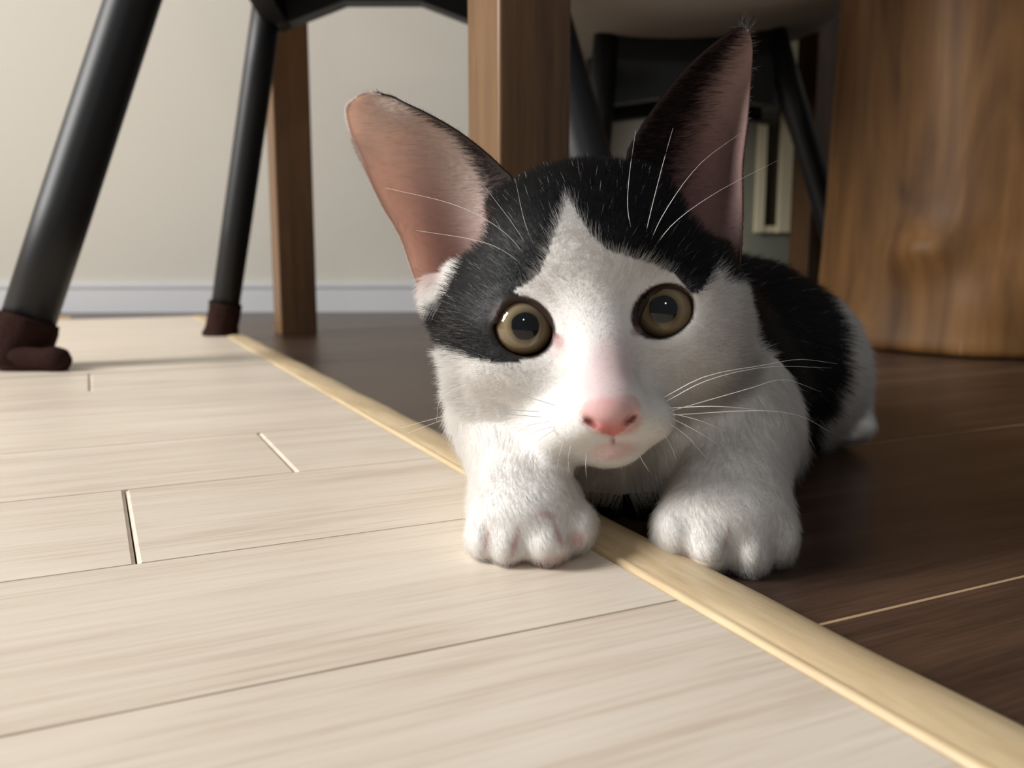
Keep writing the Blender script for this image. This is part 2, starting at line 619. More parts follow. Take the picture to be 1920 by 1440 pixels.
for i, (ps, cc) in enumerate(((.30, srgb(78, 50, 24)), (.5, srgb(112, 76, 38)), (.68, srgb(136, 97, 54)))):
    e = rp.color_ramp.elements[0] if i == 0 else rp.color_ramp.elements[1] if i == 2 else rp.color_ramp.elements.new(ps)
    e.position, e.color = ps, cc
L.new(mx.outputs[0], rp.inputs[0])
L.new(rp.outputs[0], p.inputs['Base Color'])
p.inputs['Roughness'].default_value = .55
p.inputs['Specular IOR Level'].default_value = .35
bp = N.new('ShaderNodeBump')
bp.inputs['Strength'].default_value = .25
bp.inputs['Distance'].default_value = .004
L.new(n1.outputs['Fac'], bp.inputs['Height'])
L.new(bp.outputs['Normal'], p.inputs['Normal'])
M_trunk = m
TC = np.array([.503, .938, 0])
ns, nz = 96, 70
V, Fc = [], []
kn_dir = None
kp = wat(1708, 470, .80)
kn_a = math.atan2(kp[1] - TC[1], kp[0] - TC[0])
for i in range(nz + 1):
    t = i / nz
    z = .0015 + .46 * t
    for k in range(ns):
        a = 2 * math.pi * k / ns
        r = .168 - .010 * t + .012 * math.exp(-z / .05)
        r *= 1 + .018 * math.sin(3 * a + 1.2 + 1.5 * t) + .012 * math.sin(5 * a - 2 + 3 * t) + .006 * math.sin(11 * a + 4 * t)
        da = (a - kn_a + math.pi) % (2 * math.pi) - math.pi
        r += .014 * math.exp(-((da * .16 / .030) ** 2 + ((z - kp[2]) / .024) ** 2)) + .004 * math.exp(-((da * .16 / .012) ** 2 + ((z - kp[2] - .002) / .009) ** 2))
        da2 = (a - kn_a - .35 + math.pi) % (2 * math.pi) - math.pi
        r += .007 * math.exp(-((da2 * .16 / .035) ** 2 + ((z - .05) / .03) ** 2)) - .004 * math.exp(-((da2 * .16 / .02) ** 2 + ((z - .10) / .02) ** 2))
        if z < .006:
            r -= .004 * (1 - z / .006)
        V.append((TC[0] + r * math.cos(a), TC[1] + r * math.sin(a), z))
for i in range(nz):
    for k in range(ns):
        a, b = i * ns + k, i * ns + (k + 1) % ns
        Fc.append((a, b, b + ns, a + ns))
Fc += [tuple(range(ns)), tuple(range(nz * ns, nz * ns + ns))]
mesh_obj('tree_trunk', V, Fc, M_trunk, None, smooth=True, origin=TC, label='thick varnished tree trunk stump standing behind the kitten on the dark floor', cat='trunk')

# ------------------------------------------------------------------ kitten: implicit body turned into one mesh
PRIMS = []     # (kind, group, params, k)


def ell(g, px, py, z, rx, ry, rz, rot=0.0, k=.008):
    s = z / FPX
    PRIMS.append(('e', g, (at(px, py, z), np.array([rx * s, ry * s, rz]), math.radians(rot)), k))


def cap(g, p, r1, q, r2, k=.008):
    PRIMS.append(('c', g, (at(*p), r1 * p[2] / FPX, at(*q), r2 * q[2] / FPX), k))


def sdf_prim(kind, par, X, Y, Z):
    if kind == 'e':
        c, r, a = par
        dx, dy, dz = X - c[0], Y - c[1], Z - c[2]
        ca, sa = math.cos(a), math.sin(a)
        u = (dx * ca + dy * sa) / r[0]
        v = (-dx * sa + dy * ca) / r[1]
        t = dz / r[2]
        k0 = np.sqrt(u * u + v * v + t * t)
        k1 = np.sqrt((u / r[0]) ** 2 + (v / r[1]) ** 2 + (t / r[2]) ** 2) + 1e-9
        return k0 * (k0 - 1) / k1
    p, r1, q, r2 = par
    d = q - p
    L2 = float(d @ d)
    t = np.clip(((X - p[0]) * d[0] + (Y - p[1]) * d[1] + (Z - p[2]) * d[2]) / L2, 0, 1)
    dist = np.sqrt((X - p[0] - t * d[0]) ** 2 + (Y - p[1] - t * d[1]) ** 2 + (Z - p[2] - t * d[2]) ** 2)
    return dist - (r1 + (r2 - r1) * t)


ROLL = 8.0
# head
ell('head', 1100, 528, .298, 256, 214, .045, ROLL)
ell('head', 945, 628, .287, 105, 88, .026, ROLL, .014)
ell('head', 1276, 590, .287, 112, 92, .026, ROLL, .014)
ell('head', 1120, 690, .279, 150, 105, .026, ROLL, .014)
cap('head', (1112, 560, .266), 66, (1141, 742, .2478), 54, .007)
ell('head', 1144, 770, .2450, 52, 38, .0075, ROLL, .006)          # nose
ell('head', 1088, 798, .2560, 70, 46, .0110, ROLL + 10, .008)      # whisker pads
ell('head', 1200, 784, .2560, 66, 48, .0110, ROLL - 12, .008)
ell('head', 1150, 842, .2570, 50, 32, .0095, ROLL, .006)          # chin
ell('head', 1100, 790, .276, 128, 62, .020, ROLL, .012)            # jaw
ell('head', 958, 712, .2900, 82, 66, .024, ROLL, .014)
ell('head', 1290, 682, .2900, 88, 72, .024, ROLL, .014)
# brows and cheekbones around the eyes
ell('head', 985, 545, .268, 62, 22, .007, ROLL + 12, .006)
ell('head', 1232, 515, .268, 66, 22, .007, ROLL - 8, .006)
ell('head', 968, 690, .2685, 70, 26, .007, ROLL - 8, .008)
ell('head', 1262, 655, .2685, 70, 26, .007, ROLL + 14, .008)
# neck, chest and shoulders
cap('neck', (1120, 640, .318), 215, (1190, 760, .345), 210, .02)
ell('chest', 1170, 815, .338, 235, 140, .045, 0, .02)
cap('neck', (1265, 630, .325), 105, (1370, 775, .335), 92, .02)
ell('head', 824, 570, .2965, 20, 48, .009, 24, .012)
ell('chest', 962, 775, .318, 85, 105, .034, 0, .02)
ell('chest', 1362, 808, .322, 96, 96, .034, 0, .02)
# fore legs
cap('arm', (960, 790, .312), 84, (975, 925, .268), 84, .012)
cap('arm', (1378, 810, .312), 94, (1368, 930, .276), 102, .012)
# paws
ell('paw', 990, 966, .2580, 106, 76, .0165, 0, .008)
ell('paw', 1358, 972, .2660, 120, 82, .0170, -4, .008)
for (x, y, z, rx, ry, rz, ro) in ((905, 1008, .2545, 30, 44, .0105, 6), (952, 1018, .2505, 38, 45, .0105, 4), (1024, 1013, .2500, 50, 48, .0115, -2), (1085, 990, .2550, 28, 44, .0105, -14)):
    ell('toe', x, y, z, rx, ry, rz, ro, .0032)
for (x, y, z, rx, ry, rz, ro) in ((1260, 1004, .2625, 36, 54, .0105, 8), (1322, 1022, .2580, 46, 54, .0115, 4), (1396, 1032, .2585, 45, 51, .0115, -3), (1454, 1008, .2640, 34, 53, .0105, -10)):
    ell('toe', x, y, z, rx, ry, rz, ro, .0032)
# trunk, haunch, hind leg and foot
cap('body', (1230, 735, .345), 190, (1362, 672, .405), 168, .03)
ell('body', 1358, 678, .420, 200, 160, .070, -6, .02)
ell('body', 1395, 690, .470, 185, 150, .055, -6, .03)
ell('body', 1482, 704, .428, 104, 126, .050, 8, .02)
cap('hind', (1546, 630, .432), 46, (1588, 770, .424), 34, .012)
ell('hindfoot', 1588, 796, .4170, 42, 32, .020, 0, .006)
ell('hindfoot', 1566, 806, .4060, 17, 22, .007, 0, .0015)
ell('hindfoot', 1594, 806, .4040, 17, 23, .007, 0, .0015)
ell('hindfoot', 1618, 802, .4060, 14, 22, .007, 0, .0015)
tail = [(1440, 735, .515), (1480, 745, .505), (1535, 748, .490), (1575, 752, .475)]
for i in range(3):
    cap('body', tail[i], 34 - 5 * i, tail[i + 1], 29 - 5 * i, .01)

EYES = [((981, 614), (57, 50), (985, 611), -40), ((1243, 584), (56, 45), (1244, 579), 30)]
EYE_Z, EYE_R = .2680, .0108


def axis(lo, hi, fine_lo, fine_hi, hf, hc):
    g = [lo]
    while g[-1] < hi:
        g.append(g[-1] + (hf if fine_lo <= g[-1] < fine_hi else hc))
    return np.array(g)


gx = axis(-.056, .196, -.040, .092, .00085, .0022)
gy = axis(-.066, .092, -.066, .085, .00085, .002)
gz = axis(.230, .545, .230, .300, .00085, .0026)
X, Y, Z = np.meshgrid(gx, gy, gz, indexing='ij', sparse=True)
F = np.full((len(gx), len(gy), len(gz)), .08, np.float32)


def smin(a, b, k):
    h = np.clip(.5 + .5 * (b - a) / k, 0, 1)
    return b * (1 - h) + a * h - k * h * (1 - h)


for kind, g, par, k in PRIMS:
    if kind == 'e':
        c, r, a = par
        e = float(max(r[0], r[1]))
        lo, hi = c - [e, e, r[2]], c + [e, e, r[2]]
    else:
        p, r1, q, r2 = par
        r = max(r1, r2)
        lo, hi = np.minimum(p, q) - r, np.maximum(p, q) + r
    pad = .022
    sl = []
    for ax, l, h in ((gx, lo[0], hi[0]), (gy, lo[1], hi[1]), (gz, lo[2], hi[2])):
        sl.append(slice(int(np.searchsorted(ax, l - pad)), int(np.searchsorted(ax, h + pad))))
    sl = tuple(sl)
    d = sdf_prim(kind, par, gx[sl[0]][:, None, None], gy[sl[1]][None, :, None], gz[sl[2]][None, None, :]).astype(np.float32)
    F[sl] = smin(F[sl], d, k)
# openings of the eyes, nostrils and mouth line are cut in
CUTS = []
for (c, r, pc, erot) in EYES:
    s = EYE_Z / FPX
    CUTS.append((at(c[0], c[1], .2600), np.array([r[0] * s, r[1] * s, .012]), math.radians(erot), .0012))
CUTS.append((at(1108, 792, .2385), np.array([.0030, .0013, .004]), math.radians(-32), .0006))
CUTS.append((at(1183, 786, .2385), np.array([.0028, .0013, .004]), math.radians(44), .0006))
CUTS.append((at(1148, 822, .2410), np.array([.0005, .0026, .003]), 0.0, .0012))
CUTS.append((at(1120, 838, .2430), np.array([.0048, .0006, .003]), math.radians(22), .0010))
CUTS.append((at(1180, 834, .2430), np.array([.0048, .0006, .003]), math.radians(-12), .0010))
EARCUT = []
for (x, y, z, rx, ry, rz, ro) in ((868, 425, .2900, 84, 56, .024, -53), (1300, 392, .2900, 108, 62, .024, 78)):
    EARCUT.append((at(x, y, z), np.array([rx * z / FPX, ry * z / FPX, rz]), math.radians(ro), .004))
for c, r, a, k in CUTS + EARCUT:
    pad = .006
    e = float(max(r[0], r[1]))
    sl = tuple(slice(int(np.searchsorted(ax, l - pad)), int(np.searchsorted(ax, h + pad))) for ax, l, h in
               ((gx, c[0] - e, c[0] + e), (gy, c[1] - e, c[1] + e), (gz, c[2] - r[2], c[2] + r[2])))
    d = sdf_prim('e', (c, r, a), gx[sl[0]][:, None, None], gy[sl[1]][None, :, None], gz[sl[2]][None, None, :]).astype(np.float32)
    F[sl] = -smin(-F[sl], d, k)
# upper lids: a thin rim of skin over the top of each eye
LIDS = [[(928, 602), (943, 573), (973, 558), (1008, 576), (1034, 606)], [(1194, 603), (1206, 570), (1229, 548), (1259, 538), (1292, 548)]]
for lid in LIDS:
    for (x0, y0), (x1, y1) in zip(lid[:-1], lid[1:]):
        P0, P1 = at(x0, y0, .2600), at(x1, y1, .2600)
        rl = .0011
        lo, hi = np.minimum(P0, P1) - .004, np.maximum(P0, P1) + .004
        sl = tuple(slice(int(np.searchsorted(ax, l)), int(np.searchsorted(ax, h))) for ax, l, h in ((gx, lo[0], hi[0]), (gy, lo[1], hi[1]), (gz, lo[2], hi[2])))
        d = sdf_prim('c', (P0, rl, P1, rl), gx[sl[0]][:, None, None], gy[sl[1]][None, :, None], gz[sl[2]][None, None, :]).astype(np.float32)
        F[sl] = smin(F[sl], d, .0012)
# nothing sinks into the floor or the carpet
yy, zz = np.meshgrid(gy, gz, indexing='ij')
hz = CAM_H - zz * ST + yy * CT
fw = zz * CT + yy * ST
on_rug = (gx[:, None, None] * AV[0] + fw[None] * AV[1]) < .136
ground = np.where(on_rug, MT + .0004, .0006)
F = np.maximum(F, (ground - hz[None])).astype(np.float32)


def surface_nets(F, gx, gy, gz):
    S = F < 0
    nx, ny, nz = F.shape
    cnt = np.zeros((nx - 1, ny - 1, nz - 1), np.int8)
    for i in (0, 1):
        for j in (0, 1):
            for k in (0, 1):
                cnt += S[i:nx - 1 + i, j:ny - 1 + j, k:nz - 1 + k]
    act = (cnt > 0) & (cnt < 8)
    ci, cj, ck = np.nonzero(act)
    idx = np.full(act.shape, -1, np.int64)
    idx[ci, cj, ck] = np.arange(len(ci))
    P = np.zeros((len(ci), 3))
    W = np.zeros(len(ci))
    corners = [(0, 0, 0), (1, 0, 0), (0, 1, 0), (1, 1, 0), (0, 0, 1), (1, 0, 1), (0, 1, 1), (1, 1, 1)]
    for a in range(8):
        for b in range(a + 1, 8):
            ca, cb = corners[a], corners[b]
            if sum(abs(ca[t] - cb[t]) for t in range(3)) != 1:
                continue
            fa = F[ci + ca[0], cj + ca[1], ck + ca[2]]
            fb = F[ci + cb[0], cj + cb[1], ck + cb[2]]
            x = (fa < 0) != (fb < 0)
            t = np.where(x, fa / np.where(x, fa - fb, 1), 0)
            pa = np.stack([gx[ci + ca[0]], gy[cj + ca[1]], gz[ck + ca[2]]], 1)
            pb = np.stack([gx[ci + cb[0]], gy[cj + cb[1]], gz[ck + cb[2]]], 1)
            P += np.where(x[:, None], pa + (pb - pa) * t[:, None], 0)
            W += x
    P /= W[:, None]
    quads = []
    for ax in range(3):
        sa = [slice(1, -1)] * 3
        sa[ax] = slice(0, -1)
        sb = list(sa)
        sb[ax] = slice(1, None)
        A, B = S[tuple(sa)], S[tuple(sb)]
        x = A != B
        e = np.argwhere(x)
        flip = A[x]
        off = np.array([1, 1, 1])
        off[ax] = 0
        e = e + off
        o1, o2 = [(1, 2), (2, 0), (0, 1)][ax]
        c = []
        for d1, d2 in ((-1, -1), (0, -1), (0, 0), (-1, 0)):
            q = e.copy()
            q[:, o1] += d1
            q[:, o2] += d2
            c.append(idx[q[:, 0], q[:, 1], q[:, 2]])
        Q = np.stack(c, 1)
        Q[~flip] = Q[~flip][:, ::-1]
        quads.append(Q)
    return P, np.concatenate(quads)


BP, BQ = surface_nets(F, gx, gy, gz)
# keep the largest piece only and relax the mesh a little
for _ in range(2):
    acc = np.zeros_like(BP)
    num = np.zeros(len(BP))
    for a, b in ((0, 1), (1, 2), (2, 3), (3, 0)):
        np.add.at(acc, BQ[:, a], BP[BQ[:, b]])
        np.add.at(num, BQ[:, a], 1)
    BP = BP * .55 + (acc / np.maximum(num, 1)[:, None]) * .45


def vert_normals(P, Q):
    n = np.cross(P[Q[:, 2]] - P[Q[:, 0]], P[Q[:, 3]] - P[Q[:, 1]])
    N = np.zeros_like(P)
    for k in range(4):
        np.add.at(N, Q[:, k], n)
    return N / (np.linalg.norm(N, axis=1, keepdims=True) + 1e-12)


BN = vert_normals(BP, BQ)
# the normal must point to where the implicit function grows
_tst = 0.0
_c = at(1100, 528, .298)
_sel = np.linalg.norm(BP - _c, axis=1) < .05
_tst = np.mean(np.sum((BP[_sel] - _c) * BN[_sel], 1))
if _tst < 0:
    BQ = BQ[:, ::-1].copy()
    BN = -BN

# ------------------------------------------------------------------ ears: cupped shells with a rim, same mesh as the body
def catmull(P, n):
    P = np.asarray(P, float)
    P = np.concatenate([[2 * P[0] - P[1]], P, [2 * P[-1] - P[-2]]])
    out = []
    m = len(P) - 3
    for s in np.linspace(0, m, n):
        i = min(int(s), m - 1)
        t = s - i
        a, b, c, d = P[i:i + 4]
        out.append(.5 * ((2 * b) + (c - a) * t + (2 * a - 5 * b + 4 * c - d) * t * t + (3 * b - a - 3 * c + d) * t ** 3))
    return np.array(out)


EAR_L = [((825, 600, 0.3025), (885, 540, 0.309), (965, 440, 0.283)), ((782, 530, 0.301), (855, 480, 0.314), (962, 345, 0.287)), ((751, 445, 0.301), (825, 405, 0.317), (940, 315, 0.291)), ((717, 385, 0.3015), (792, 335, 0.315), (903, 281, 0.292)), ((687, 322, 0.3025), (757, 278, 0.309), (852, 243, 0.292)), ((664, 267, 0.304), (722, 238, 0.302), (797, 212, 0.291)), ((651, 218, 0.297), (696, 205, 0.2985), (764, 196, 0.2918)), ((656, 196, 0.296), (693, 184, 0.2965), (740, 184, 0.293)), ((672, 182, 0.295), (693, 177, 0.2955), (716, 178, 0.2935))]
EAR_R = [((1195, 420, 0.285), (1290, 530, 0.309), (1372, 560, 0.301)), ((1176, 305, 0.29), (1290, 440, 0.314), (1386, 500, 0.3)), ((1198, 248, 0.293), (1312, 335, 0.315), (1391, 405, 0.299)), ((1237, 189, 0.294), (1332, 255, 0.313), (1391, 312, 0.298)), ((1282, 134, 0.294), (1352, 185, 0.308), (1400, 232, 0.299)), ((1326, 93, 0.293), (1370, 125, 0.302), (1407, 152, 0.3)), ((1360, 68, 0.2923), (1385, 86, 0.297), (1411, 98, 0.2977)), ((1383, 54, 0.2927), (1395, 62, 0.295), (1408, 70, 0.2963)), ((1391, 50, 0.294), (1397, 55, 0.295), (1403, 58, 0.294))]
NU, NV, ETH = 30, 40, .0011


def ear_grid(rows):
    Lc = catmull([at(*r[0]) for r in rows], NV)
    Mc = catmull([at(*r[1]) for r in rows], NV)
    Rc = catmull([at(*r[2]) for r in rows], NV)
    G = np.zeros((NV, NU, 3))
    for j in range(NU):
        u = j / (NU - 1)
        Pm = 2 * Mc - .5 * (Lc + Rc)
        G[:, j] = (1 - u) ** 2 * Lc + 2 * u * (1 - u) * Pm + u * u * Rc
    return G


def grid_normals(G):
    du = np.gradient(G, axis=1)
    dv = np.gradient(G, axis=0)
    n = np.cross(du, dv)
    n /= np.linalg.norm(n, axis=2, keepdims=True) + 1e-12
    if n[NV // 3, NU // 2, 2] > 0:
        n = -n
    return n                      # towards the viewer: out of the cup


EV, EQ, E_in, EUV = [], [], [], []
ears = []
base = len(BP)
for rows_ in (EAR_L, EAR_R):
    G = ear_grid(rows_)
    n = grid_normals(G)
    th = ETH * np.sin(np.pi * np.clip(np.linspace(0, 1, NU), .06, .94))[None, :, None] ** .4
    Bk = G - n * th
    o = base + len(EV) * 1
    allv = np.concatenate([G.reshape(-1, 3), Bk.reshape(-1, 3)])
    st = base + sum(len(v) for v in EV)
    EV.append(allv)
    ears.append((G, n, Bk))
    ng = NV * NU
    fi = lambda l, i, j: st + l * ng + i * NU + j
    for l in (0, 1):
        for i in range(NV - 1):
            for j in range(NU - 1):
                EQ.append((fi(l, i, j), fi(l, i, j + 1), fi(l, i + 1, j + 1), fi(l, i + 1, j)))
                E_in.append(1 if l == 0 else 2)
    for i in range(NV - 1):
        for j in (0, NU - 1):
            EQ.append((fi(0, i, j), fi(0, i + 1, j), fi(1, i + 1, j), fi(1, i, j)))
            E_in.append(1)
    for j in range(NU - 1):
        i = NV - 1
        EQ.append((fi(0, i, j), fi(0, i, j + 1), fi(1, i, j + 1), fi(1, i, j)))
        E_in.append(1)
EV = np.concatenate(EV)
EQ = np.array(EQ)

# ------------------------------------------------------------------ coat pattern
def inside(poly, x, y):
    poly = np.asarray(poly, float)
    r = np.zeros(len(x), bool)
    j = len(poly) - 1
    for i in range(len(poly)):
        xi, yi = poly[i]
        xj, yj = poly[j]
        c = ((yi > y) != (yj > y)) & (x < (xj - xi) * (y - yi) / (yj - yi + 1e-9) + xi)
        r ^= c
        j = i
    return r


CAPMASK = [(798, 605), (812, 572), (838, 548), (850, 520), (868, 490), (856, 430), (850, 330), (900, 200), (1100, 180), (1330, 180), (1400, 300), (1400, 425),
           (1362, 440), (1384, 470), (1398, 500), (1398, 532), (1362, 528), (1346, 500), (1334, 512), (1318, 545), (1302, 552), (1288, 538),
           (1262, 512), (1222, 494), (1182, 482), (1142, 470), (1108, 440), (1084, 402), (1066, 370), (1046, 420), (1032, 465), (1012, 512), (990, 530),
           (960, 545), (1010, 575), (1000, 640), (975, 678), (930, 680), (880, 668), (845, 655), (815, 640)]
BODYBLACK = [(1378, 440), (1384, 600), (1420, 695), (1468, 758), (1512, 812), (1530, 900), (1800, 900), (1800, 440)]
HINDWHITE = [(1515, 520), (1548, 560), (1572, 610), (1582, 700), (1560, 760), (1528, 790), (1530, 900), (1800, 900), (1800, 480), (1560, 480)]
BLACK = np.array([.0085, .0085, .0095])
WHITE = np.array([.93, .905, .875])
PINK = np.array([.62, .30, .27])


def topx(p):
    return 960 + FPX * p[:, 0] / p[:, 2], 720 - FPX * p[:, 1] / p[:, 2]


def coat(p, grp, jitter=0.0):
    """True where the coat is black, or blackened as shade low on the chest"""
    x, y = topx(p)
    if jitter:
        x = x + rng.normal(0, jitter, len(x))
        y = y + rng.normal(0, jitter, len(x))
    blk = inside(CAPMASK, x, y) & (p[:, 2] < .36) & (grp == 0)
    blk |= (grp == 0) & (p[:, 2] > .305) & (y < 480)
    back = (grp >= 4) & ~inside(HINDWHITE, x, y)
    lower = (grp != 3) & (grp != 0) & (p[:, 2] > .29) & (y > 928 - .10 * np.abs(x - 1160)) & (x > 1060) & (x < 1300)  # low chest between the forelegs coloured black as painted shadow
    back2 = inside(BODYBLACK, x, y) & (grp != 0) & (grp != 3) & (p[:, 2] > .30) & ~inside(HINDWHITE, x, y)
    back2 |= (p[:, 2] > .365) & ~inside(HINDWHITE, x, y) & (grp != 0)
    return blk | back | back2 | lower


GROUPS = {'head': 0, 'neck': 1, 'chest': 2, 'arm': 3, 'paw': 3, 'toe': 3, 'body': 4, 'hind': 5, 'hindfoot': 5}


def group_of(p):
    best = np.full(len(p), 9.0)
    g = np.zeros(len(p), int)
    sub = np.zeros(len(p), int)
    for i, (kind, gn, par, k) in enumerate(PRIMS):
        d = sdf_prim(kind, par, p[:, 0], p[:, 1], p[:, 2])
        m = d < best
        best[m] = d[m]
        g[m] = GROUPS[gn]
        sub[m] = 1 if gn in ('paw', 'toe', 'hindfoot') else 0
    return g, sub


def ellr(x, y, cx, cy, rx, ry, deg=0.0):
    a = math.radians(deg)
    dx, dy = x - cx, y - cy
    u = dx * math.cos(a) - dy * math.sin(a)
    v = dx * math.sin(a) + dy * math.cos(a)
    return np.sqrt((u / rx) ** 2 + (v / ry) ** 2)


def sstep(a, b, x):
    t = np.clip((x - a) / (b - a), 0, 1)
    return t * t * (3 - 2 * t)


NOSE_POLY = [(1086, 772), (1100, 752), (1122, 746), (1145, 748), (1172, 738), (1190, 742), (1203, 760), (1196, 782), (1172, 806), (1152, 818), (1138, 816), (1112, 802)]


def skin_color(p, grp):
    x, y = topx(p)
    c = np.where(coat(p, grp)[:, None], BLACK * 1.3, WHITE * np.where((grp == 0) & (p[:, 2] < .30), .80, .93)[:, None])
    front = p[:, 2] < .30
    def mixin(col, f):
        nonlocal c
        f = (f * front)[:, None]
        c = c * (1 - f) + np.array(col) * f
    for cx, r_, a_, k_ in EARCUT:
        dd_ = sdf_prim('e', (cx, r_, a_), p[:, 0], p[:, 1], p[:, 2])
        f_ = ((1 - sstep(.0002, .0022, dd_)) * (grp == 0))[:, None]
        c = c * (1 - f_) + np.array([.30, .13, .12]) * f_
    # thin coat on the bridge of the nose
    mixin((.60, .45, .46), .85 * (1 - sstep(.45, 1.15, ellr(x, y, 1136, 708, 58, 92, -9))))
    mixin((.64, .50, .50), .5 * (1 - sstep(.5, 1.0, ellr(x, y, 1045, 655, 28, 22))))
    mixin((.62, .38, .36), .75 * (1 - sstep(.5, 1.1, ellr(x, y, 1150, 845, 55, 22, 8))))
    n = inside(NOSE_POLY, x, y)
    ns_ = (1 - sstep(.80, 1.12, ellr(x, y, 1145, 782, 60, 38, -6)))
    mixin((.64, .32, .31), np.maximum(n * .55, ns_ * .75))
    mixin((.60, .16, .15), .85 * n * sstep(775, 812, y + .1 * np.abs(x - 1146)))
    for cx, cy, rx, ry in ((1107, 793, 17, 7), (1184, 787, 16, 7)):
        mixin((.22, .07, .065), 1 - sstep(.5, 1.2, ellr(x, y, cx, cy, rx, ry, -30 if cx < 1140 else 40)))
    mixin((.30, .12, .11), (1 - sstep(.4, 1.2, ellr(x, y, 1148, 826, 4, 12))))
    for (cc, r, pc, erot) in EYES:
        e = ellr(x, y, cc[0], cc[1], r[0], r[1], erot)
        mixin((.030, .016, .012), (1 - sstep(1.08, 1.18, e)))
    mixin((.10, .05, .05), .9 * (1 - sstep(.5, 1.1, ellr(x, y, 1040, 630, 12, 8, -30))))
    mixin((.50, .28, .27), .7 * (1 - sstep(.4, 1.1, ellr(x, y, 1048, 640, 14, 18))))
    mixin((.20, .13, .14), .6 * (1 - sstep(.4, 1.1, ellr(x, y, 1193, 622, 14, 12))))
    mixin((.70, .44, .41), .75 * (1 - sstep(.4, 1.1, ellr(x, y, 800, 505, 40, 48))))
    # pink between and under the toes
    toe = (grp == 3) & (p[:, 2] < .29)
    for (cx, cy, rx, ry, dg) in ((912, 1012, 6, 30, -12), (966, 1015, 7, 42, -14), (1046, 1000, 6, 34, 20), (1045, 1052, 55, 14, 12), (985, 1058, 45, 10, 0), (1025, 965, 24, 8, -14), (1080, 1010, 20, 18, 0)):
        f = toe * .75 * (1 - sstep(.3, 1.2, ellr(x, y, cx, cy, rx, ry, dg)))
        mixin((.62, .36, .34), f)
    for (cx, cy, rx, ry, dg) in ((1362, 1010, 5, 45, -14), (1425, 1040, 5, 30, -6), (1285, 1040, 30, 10, -30)):
        f = toe * .6 * (1 - sstep(.3, 1.2, ellr(x, y, cx, cy, rx, ry, dg)))
        mixin((.45, .27, .24), f)
    return c


BG, BSUB = group_of(BP)
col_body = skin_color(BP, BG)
# ear colours: pink skin inside, right ear darkened for shade; black or white coat outside
cols = []
for ei, (G, n, Bk) in enumerate(ears):
    u = np.tile(np.linspace(0, 1, NU)[None, :], (NV, 1)).reshape(-1)
    v = np.tile(np.linspace(0, 1, NV)[:, None], (1, NU)).reshape(-1)
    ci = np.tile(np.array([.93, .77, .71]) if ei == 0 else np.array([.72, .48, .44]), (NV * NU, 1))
    if ei == 0:
        dark = sstep(.92, 1.0, u + .30 * np.maximum(0, .5 - v))
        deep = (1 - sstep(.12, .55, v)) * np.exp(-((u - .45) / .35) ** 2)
    else:
        dark = sstep(.42, .10, u - .10 * (1 - v))
        dark = 1 - sstep(.06, .40, u - .12 * (1 - v))
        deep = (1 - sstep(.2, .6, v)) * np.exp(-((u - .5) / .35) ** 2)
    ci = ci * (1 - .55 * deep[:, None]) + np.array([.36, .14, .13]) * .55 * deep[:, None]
    ci = ci * (1 - dark[:, None] * .9) + np.array([.03, .02, .02]) * dark[:, None] * .9
    if ei == 0:
        rim = 1 - sstep(.02, .07, u)
        ci = ci * (1 - rim[:, None]) + np.array([.78, .62, .57]) * rim[:, None]
        bkf = sstep(.55, .80, u)
    else:
        bkf = np.ones_like(u)
    cb = np.array([.78, .70, .66]) * (1 - bkf[:, None]) + BLACK * 1.5 * bkf[:, None]
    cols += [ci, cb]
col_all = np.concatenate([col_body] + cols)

# ------------------------------------------------------------------ kitten materials
def attr_color_mat(name, rough, spec, sss=0.0, translucent=0.0):
    m, nt, N, L, p = new_mat(name)
    a = N.new('ShaderNodeAttribute')
    a.attribute_name = 'coat'
    L.new(a.outputs['Color'], p.inputs['Base Color'])
    p.inputs['Roughness'].default_value = rough
    p.inputs['Specular IOR Level'].default_value = spec
    if sss:
        p.inputs['Subsurface Weight'].default_value = sss
        p.inputs['Subsurface Radius'].default_value = (1.0, .35, .25)
        p.inputs['Subsurface Scale'].default_value = .002
    if translucent:
        t = N.new('ShaderNodeBsdfTranslucent')
        mul = N.new('ShaderNodeMix')
        mul.data_type = 'RGBA'
        mul.blend_type = 'MULTIPLY'
        mul.inputs[0].default_value = 1
        L.new(a.outputs['Color'], mul.inputs[6])
        mul.inputs[7].default_value = (1.0, .86, .77, 1)
        L.new(mul.outputs[2], t.inputs['Color'])
        mx = N.new('ShaderNodeMixShader')
        mx.inputs[0].default_value = translucent
        L.new(p.outputs[0], mx.inputs[1])
        L.new(t.outputs[0], mx.inputs[2])
        L.new(mx.outputs[0], N['Material Output'].inputs['Surface'])
    return m


M_skin = attr_color_mat('kitten_skin', .55, .3)
M_ear = attr_color_mat('ear_skin', .6, .25, 0, .54)

M_fur, nt, N, L, p = new_mat('kitten_fur')
a = N.new('ShaderNodeAttribute')
a.attribute_name = 'coat'
nrm = N.new('ShaderNodeAttribute')
nrm.attribute_name = 'root_normal'
L.new(a.outputs['Color'], p.inputs['Base Color'])
p.inputs['Roughness'].default_value = .55
p.inputs['Specular IOR Level'].default_value = .22
L.new(nrm.outputs['Vector'], p.inputs['Normal'])
t = N.new('ShaderNodeBsdfTranslucent')
L.new(a.outputs['Color'], t.inputs['Color'])
L.new(nrm.outputs['Vector'], t.inputs['Normal'])
mx = N.new('ShaderNodeMixShader')
mx.inputs[0].default_value = .42
L.new(p.outputs[0], mx.inputs[1])
L.new(t.outputs[0], mx.inputs[2])
L.new(mx.outputs[0], N['Material Output'].inputs['Surface'])

M_whisk = plain('whisker_white', (.85, .83, .80, 1), .35, .5)

